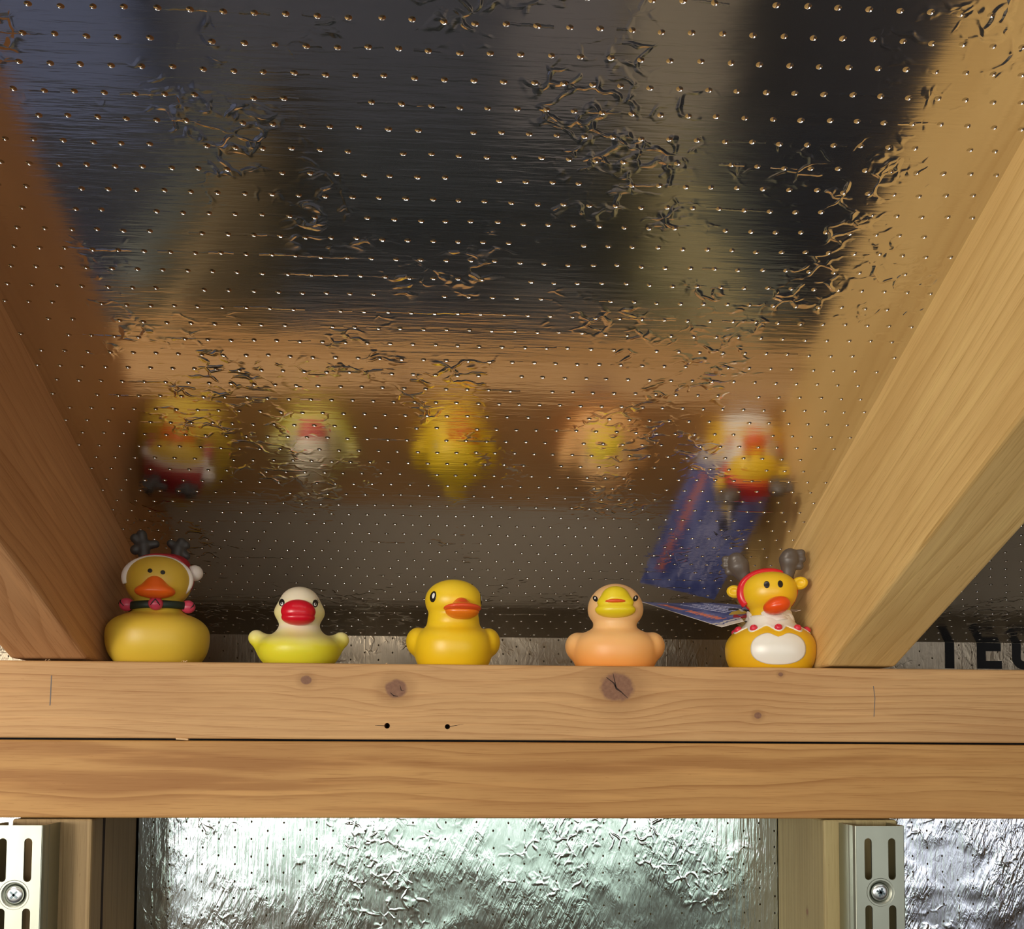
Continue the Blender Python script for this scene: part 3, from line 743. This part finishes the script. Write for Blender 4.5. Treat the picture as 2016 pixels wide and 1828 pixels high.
# --- reindeer duck
def duck_reindeer():
    root = empty('rubber_duck', (.1990, .031, 0), (0, 0, R(-16.5))); tag(root, 'yellow reindeer rubber duck with grey antlers, white belly and collar, rightmost in the row', 'rubber duck', 'rubber ducks on the beam')
    vin = grad('vinyl_reindeer_yellow', [(0, hexc('E9B41E')), (1, hexc('F0C624'))], 0, .06, .34)
    red = plain('hood_red', hexc('D8222A'), .28, sss=.05); grey = plain('antler_grey', hexc('5A5048'), .4)
    bore = plain('bill_red_orange', hexc('EE5418'), .28, sss=.08); white = plain('belly_white', hexc('EFE9DC'), .3, sss=.08); pk = plain('dot_pink_red', hexc('DC3348'), .35)
    body = U(5, egg(0, 2, 13.6, 28.2, 27, 17.2, 24, 2.15), egg(0, 28, 22, 8, 9, 7))
    F = floor_cut(U(2.0, U(3, body, cap((0, -1, 22), (0, -2, 36), 17, 12.5)), egg(-.6, -3, 49.8, 17.2, 16.5, 12.4, 14.2, 2.2, rot=(0, -3, 0))))
    b = solid('body', F, (-33, -32, -2), (33, 40, 66), .95, vin, root); T = bvh_of(b)
    # red hood rim round the face
    yaw = R(10); pts = []
    for i in range(49):
        a = R(-35+250*i/48); x, z = 17.4*math.cos(a), 13.9*math.sin(a)
        y = -1.5
        pts.append(V((x*.97-.8, x*.20+y-3.0, 49.6+z*.925+x*.05))*.001)
    rr_ = [.0011+.0019*min(1, max(0, (i-8)/28)) for i in range(49)]
    hood = mesh_obj('hood_rim', tube_bm(pts, rr_, 12), red, root, True)
    solid('hood', inter(egg(-.6, -2.2, 50.0, 18.0, 17.3, 13.1, 14.5, 2.2, rot=(0, -3, 0)), lambda X, Y, Z: -(Y+2.0-X*.28)), (-21, -12, 32), (20, 18, 68), .9, red, root)
    for x, z, s in ((-22.0, 50.4, -1), (18.2, 54.6, 1)):
        f = sub(U(2, egg(x, -4, z, 4.9, 2.6, 3.9, rot=(0, s*-8, 0)), cap((x, -3, z), (x-s*5, -2, z-s*.0-1), 3.2, 3.0)), egg(x+s*.3, -7.2, z, 3.2, 1.9, 2.5), .5)
        solid('ear', f, (x-9, -9, z-7), (x+9, 3, z+7), .5, vin, root)
    def ant(base, main, topp, fingers, w):
        fs = [cap((base[0], -2, base[1]), (main[0], -3, main[1]), 3.6, w), cap((main[0], -3, main[1]), (topp[0], -3, topp[1]), w, w*.86)]
        g = U(1.5, *fs)
        g2 = U(.7, g, *[cap((main[0]*.7+x*.3, -3, z*.9+main[1]*.1), (x*1.03, -3, z), 2.6, 2.5) for x, z in fingers])
        xs = [base[0], main[0], topp[0]]+[q[0] for q in fingers]
        return solid('antler', lambda X, Y, Z: g2(X, -3+(Y+3)*1.35, Z), (min(xs)-8, -10, 52), (max(xs)+8, 4, 82), .55, grey, root)
    ant((-14.8, 57.5), (-19.4, 67.0), (-20.6, 70.0), [(-26.6, 71.2), (-26.6, 67.4), (-24.8, 63.4)], 6.5)
    ant((11.0, 59.5), (11.9, 69.8), (12.4, 71.8), [(18.6, 73.6), (19.0, 70.0), (17.6, 65.6)], 6.0)
    for x, z, rx in ((-2.2, 52.0, 1.75), (5.9, 52.3, 1.55)):
        e = patch('eye', T, ell(x, z, rx, 2.25, 22, rot=6), BLACK, root, lift=.16)
    bill = U(2, egg(3.6, -20.5, 38.6, 8.3, 7.5, 5.0, 5.2, rot=(0, -14, 0)), egg(4.2, -19.5, 40.5, 6.0, 6.5, 3.6, 4, rot=(0, -14, 0)))
    solid('bill', bill, (-8, -32, 30), (16, -10, 52), .5, bore, root)
    # white belly with a notch under the collar
    ol = []
    for t in np.linspace(0, 2*math.pi, 56, endpoint=False):
        c, s = math.cos(t), math.sin(t); x = 4.3+16.4*np.sign(c)*abs(c)**.86; z = 12.0+(10.6 if s > 0 else 9.6)*np.sign(s)*abs(s)**.86
        if s > 0: z -= 3.4*math.exp(-((x-4.5)/4.0)**2)
        ol.append((x, z))
    patch('belly', T, ol, white, root, lift=.18, step=1.0)
    # scalloped white cape with dots
    dots = [-68, -32, 14, 52, 90, 130, 170, 210, 250]
    bm = bmesh.new(); N = 144; K = 8; A, B_ = [], []
    for i in range(N):
        az = 360*i/N-180; d = V((math.sin(R(az)), -math.cos(R(az)), 0))
        near = min(abs((az-q+180) % 360-180) for q in dots); zl = 27.2-4.4*math.exp(-(near/15)**2)
        ca, cb = [], []
        for k in range(K+1):
            z = 34-(34-zl)*k/K
            loc, nor, _, _ = T.ray_cast(V((0, -1, z))+d*70, -d)
            ca.append(bm.verts.new((loc+nor*.45)*.001)); cb.append(bm.verts.new((loc-nor*.3)*.001))
        A.append(ca); B_.append(cb)
    for i in range(N):
        j = (i+1) % N
        for k in range(K):
            bm.faces.new((A[i][k], A[j][k], A[j][k+1], A[i][k+1])); bm.faces.new((B_[i][k], B_[i][k+1], B_[j][k+1], B_[j][k]))
        bm.faces.new((A[i][K], A[j][K], B_[j][K], B_[i][K])); bm.faces.new((A[j][0], A[i][0], B_[i][0], B_[j][0]))
    bmesh.ops.recalc_face_normals(bm, faces=bm.faces)
    cape = mesh_obj('collar', bm, white, root, True)
    for az in dots[:5]+dots[8:]:
        d = V((math.sin(R(az)), -math.cos(R(az)), 0)); loc, nor, _, _ = T.ray_cast(V((0, -1, 25.0))+d*70, -d)
        loc = loc+nor*.5
        o = solid('collar_dot', sub(egg(loc.x, loc.y, loc.z, 2.4, 2.4, 2.3), egg(loc.x+nor.x*2.6, loc.y+nor.y*2.6, loc.z+nor.z*2.6, 1.3, 1.3, 1.3), .3), (loc.x-4, loc.y-4, loc.z-4), (loc.x+4, loc.y+4, loc.z+4), .4, pk, cape)
duck_reindeer()

# ------------------------------------------------------------------ the printed card hung round the reindeer duck's neck
def name_card():
    A, B, C_, D_ = V((.1323, .116, .0545)), V((.1650, .020, .0262)), V((.2206, .036, .0400)), V((.1890, .130, .0555))
    root = empty('gift_tag_card', B); tag(root, 'blue printed card with orange and white lettering, hung behind the reindeer duck', 'card')
    ux = (C_-B); uy = (A-B); 
    def at(s, t): 
        p = B*(1-s)*(1-t)+C_*s*(1-t)+A*(1-s)*t+D_*s*t
        return p
    n = ux.cross(uy).normalized()          # up side
    neck = V((.199, .029, 0))
    NS, NTT = 40, 60
    def crumple(s, t, p):
        return p+n*(.0006*math.sin(s*5)*math.cos(t*3))
    q = NT('card_print', .35, 0, .5)
    uvn = q.n('ShaderNodeUVMap'); sp = q.n('ShaderNodeSeparateXYZ'); q.t.links.new(uvn.outputs[0], sp.inputs[0]); s_, t_ = sp.outputs[0], sp.outputs[1]
    geo = q.noise(q.comb(q.mul(s_, 6), q.mul(t_, 9), 0), 1, 4)
    blue = q.mix(q.smooth(geo, .4, .68), hexc('5560A0'), hexc('8B93CC'))
    edge = q.add(t_, q.mul(q.add(q.noise(q.comb(q.mul(s_, 9), q.mul(t_, 3), 2), 1, 3), -.5), .16))
    snow = q.smooth(edge, .085, .10, 1, 0)
    blue = q.mix(snow, blue, hexc('E6DFD6'))
    inner = q.mul(q.smooth(edge, .045, .055), q.smooth(edge, .062, .072, 1, 0), q.smooth(s_, .3, .35, 1, 0))
    blue = q.mix(inner, blue, hexc('4A5596'))
    q.base(blue)
    bm = bmesh.new(); uvl = bm.loops.layers.uv.new('UVMap'); top_, bot_ = {}, {}
    for i in range(NS+1):
        for j in range(NTT+1):
            s, t = i/NS, j/NTT; p = crumple(s, t, at(s, t))
            top_[i, j] = bm.verts.new(p+n*.00018-B); bot_[i, j] = bm.verts.new(p-n*.00018-B)
    def keep(i, j):
        p = at((i+.5)/NS, (j+.5)/NTT); return ((p.x-neck.x)**2+(p.y-neck.y)**2) > .0190**2
    for i in range(NS):
        for j in range(NTT):
            if not keep(i, j): continue
            for L, o_ in ((top_, 1), (bot_, -1)):
                ks = [(i, j), (i+1, j), (i+1, j+1), (i, j+1)]
                f = bm.faces.new([L[k] for k in (ks if o_ > 0 else ks[::-1])])
                for lp, k in zip(f.loops, ks if o_ > 0 else ks[::-1]): lp[uvl].uv = (k[0]/NS, k[1]/NTT)
            for (di, dj, e0, e1) in ((-1, 0, (0, 1), (0, 0)), (1, 0, (1, 0), (1, 1)), (0, -1, (0, 0), (1, 0)), (0, 1, (1, 1), (0, 1))):
                a, b = i+di, j+dj
                if not (0 <= a < NS and 0 <= b < NTT) or not keep(a, b):
                    k0, k1 = (i+e0[0], j+e0[1]), (i+e1[0], j+e1[1])
                    f = bm.faces.new((bot_[k0], bot_[k1], top_[k1], top_[k0]))
                    for lp in f.loops: lp[uvl].uv = (0.0, 0.0)
    loose = [v for v in bm.verts if not v.link_faces]
    bmesh.ops.delete(bm, geom=loose, context='VERTS')
    mesh_obj('card', bm, q.m, root)
    ORG, LT, BK, YL, RD, WH = plain('ink_orange', hexc('E8876A'), .5), plain('ink_white', hexc('C9C9E4'), .5), plain('ink_black', hexc('1A1714'), .5), plain('ink_yellow', hexc('E8C44A'), .5), plain('ink_red', hexc('C03038'), .5), plain('paper_white', hexc('ECE6DC'), .55)
    def stroke(pts, w, mat, name, side, parent=root, lift=.00027):
        bm = bmesh.new(); prev = None
        for i, (s, t) in enumerate(pts):
            s2, t2 = pts[min(i+1, len(pts)-1)]; s1, t1 = pts[max(i-1, 0)]
            p = crumple(s, t, at(s, t)); d = (at(s2, t2)-at(s1, t1)).normalized(); m = d.cross(n)
            off = n*lift*side
            vs = [bm.verts.new(p+m*k*w/2+off-B) for k in (-1, 1)]+[bm.verts.new(p+m*k*w/2+off*.6-B) for k in (-1, 1)]
            if prev:
                bm.faces.new((prev[0], prev[1], vs[1], vs[0])); bm.faces.new((prev[2], vs[2], vs[3], prev[3])); bm.faces.new((prev[0], vs[0], vs[2], prev[2])); bm.faces.new((prev[1], prev[3], vs[3], vs[1]))
            prev = vs
        bmesh.ops.recalc_face_normals(bm, faces=bm.faces)
        return bm
    def scribble(s0, t0, t1, amp, mat, w, name, side, freq):
        pts = []; t = t0; k = 0
        while t < t1:
            pts.append((s0+amp*(math.sin(k*1.9)+.6*math.sin(k*.83+1)), t)); t += freq*(.25+.5*abs(math.sin(k*2.3))); k += 1
        return mesh_obj(name, stroke(pts, w, mat, name, side), mat, root)
    for side in (-1, 1):
        scribble(.175, .16, .56, .045, ORG, .0011, 'headline_lettering', side, .010)
        scribble(.165, .60, .88, .045, ORG, .0011, 'headline_lettering', side, .010)
        for k, s in enumerate((.42, .50, .58, .66, .74)):
            scribble(s, .33+.02*k, .90-.10*(k % 2), .014, LT, .0007, 'small_lettering', side, .010)
        # a little printed figure near the neck
        def blob(ps, mat, nm, lift):
            bm = bmesh.new(); vs = [bm.verts.new(crumple(s, t, at(s, t))+n*side*lift-B) for s, t in ps]; bm.faces.new(vs)
            r_ = bmesh.ops.extrude_face_region(bm, geom=bm.faces[:])
            for v in [g for g in r_['geom'] if isinstance(g, bmesh.types.BMVert)]: v.co -= n*side*.00006
            bmesh.ops.recalc_face_normals(bm, faces=bm.faces); mesh_obj(nm, bm, mat, root)
        blob([(.30, .14), (.36, .09), (.52, .08), (.66, .15), (.62, .26), (.50, .27), (.40, .22)], RD, 'printed_figure', .00024)
        blob([(.36, .24), (.50, .19), (.66, .26), (.64, .37), (.50, .33)], YL, 'printed_figure', .00030)
        blob([(.52, .11), (.66, .13), (.74, .27), (.70, .38), (.60, .25)], BK, 'printed_figure', .00034)
        blob([(.56, .42), (.66, .36), (.76, .44), (.64, .50)], BK, 'printed_figure', .00030)
        blob([(.58, .30), (.60, .28), (.72, .42), (.70, .43)], WH, 'printed_figure', .00040)
    # crumpled white paper end folded in front of the neck
    bm = bmesh.new(); N = 60; rows = []
    for i in range(N+1):
        a = R(-125+250*i/N); rad = 15.0+.35*math.sin(i*.63)+.3*math.sin(i*.27)
        row_ = []
        for j in range(7):
            t = j/6; z = 31.2+6.2*t*(.82+.18*math.sin(i*.35))+.8*math.sin(i*.21+.6)-2.0*math.exp(-((a)/.5)**2)*(1-t)*.6
            r2 = rad-1.6*t+.35*math.sin(i*.42+j*1.1)
            row_.append(V((neck.x+r2*.001*math.sin(a), neck.y+.002-r2*.00108*math.cos(a), z*.001))-B)
        rows.append(row_)
    va = [[bm.verts.new(p) for p in r_] for r_ in rows]
    vb = [[bm.verts.new(p+V((0, .0003, -.0002))) for p in r_] for r_ in rows]
    for i in range(N):
        for j in range(6):
            bm.faces.new((va[i][j], va[i+1][j], va[i+1][j+1], va[i][j+1])); bm.faces.new((vb[i][j], vb[i][j+1], vb[i+1][j+1], vb[i+1][j]))
        bm.faces.new((va[i][0], vb[i][0], vb[i+1][0], va[i+1][0])); bm.faces.new((va[i][6], va[i+1][6], vb[i+1][6], vb[i][6]))
    bmesh.ops.recalc_face_normals(bm, faces=bm.faces)
    mesh_obj('folded_paper_end', bm, WH, root)
name_card()

# ------------------------------------------------------------------ printed letters on the eaves foil: I E U
PRINT = plain('printed_black', (.010, .010, .011), .8, spec=.2)
def letter(name, polys):
    bm = bmesh.new()
    for p in polys:
        vs = [bm.verts.new((x*.001, YE-.0004, z*.001)) for x, z in p]; f = bm.faces.new(vs)
        r_ = bmesh.ops.extrude_face_region(bm, geom=[f])
        for v in [g for g in r_['geom'] if isinstance(g, bmesh.types.BMVert)]: v.co.y += .0003
    bmesh.ops.recalc_face_normals(bm, faces=bm.faces)
    o = mesh_obj(name, bm, PRINT); return o
EAVES = [o for o in bpy.data.objects if o.name.startswith('wall_eaves')]
ev = [o for o in EAVES if max(v.co.x for v in o.data.vertices) > 1][0]
def arc(cx, cz, r, a0, a1, n=8): return [(cx+r*math.cos(R(a0+(a1-a0)*i/n)), cz+r*math.sin(R(a0+(a1-a0)*i/n))) for i in range(n+1)]
ZT = 34.9
for nm, polys in (('printed_letter', [[(388.6, 14.2), (396.0, 14.2), (396.0, ZT), (388.6, ZT)]]),
                  ('printed_letter', [[(414.6, 14.2), (434.8, 14.2), (434.8, 20.4), (421.7, 20.4), (421.7, 28.2), (434.0, 28.2), (434.0, 34.7), (421.7, ZT), (414.6, ZT)]]),
                  ('printed_letter', [[(443.4, ZT), (443.4, 23.4)]+arc(453, 23.4, 9.6, 180, 270)+[(458, 13.8)]+arc(458, 23.4, 9.6, -90, 0)+[(467.6, ZT), (460.4, ZT), (460.4, 23.4)]+arc(458, 23.0, 2.6, 0, -90, 5)+arc(453, 23.0, 2.6, -90, -180, 5)+[(450.6, ZT)]])):
    o = letter(nm, polys); o.parent = ev

# ------------------------------------------------------------------ wood splinters
SPL = plain('splinter', hexc('DDB889'), .8)
def splinter(x, y, z, s, label, n=5):
    root = bmesh.new()
    for k in range(n):
        a = random.uniform(0, math.pi); l_ = s*random.uniform(.5, 1); p = V((x+random.uniform(-s, s)*.8, y+random.uniform(-.2, .2)*s, z))
        tube_bm([p, p+V((math.cos(a)*l_*.5, -.0002, .3*l_)), p+V((math.cos(a)*l_, -.0004, l_*random.uniform(.2, .5)))], [s*.07, s*.09, s*.03], 5, root)
    o = mesh_obj('wood_splinters', root, SPL); tag(o, label, 'splinters', kind='stuff')
splinter(-.1575, .0016, .0001, .0022, 'curly wood splinters on the beam edge in front of the leftmost duck', 6)
splinter(-.2350, .0016, .0001, .0018, 'tiny wood splinters on the beam edge under the left rafter', 4)
splinter(-.0400, .0016, .0001, .0012, 'fine wood fibres on the beam edge between the white duck and the middle yellow duck', 4)
b_ = box_bm(-.0035, .0035, -.0006, .0030, -.0005, .0005, bev=.0002)
o = mesh_obj('wood_chip', b_, SPL, loc=(-.1570, -.0002, -.0448)); o.rotation_euler = (0, .06, .05)
tag(o, 'small pale wood chip caught in the gap between the two beams', 'wood chip')
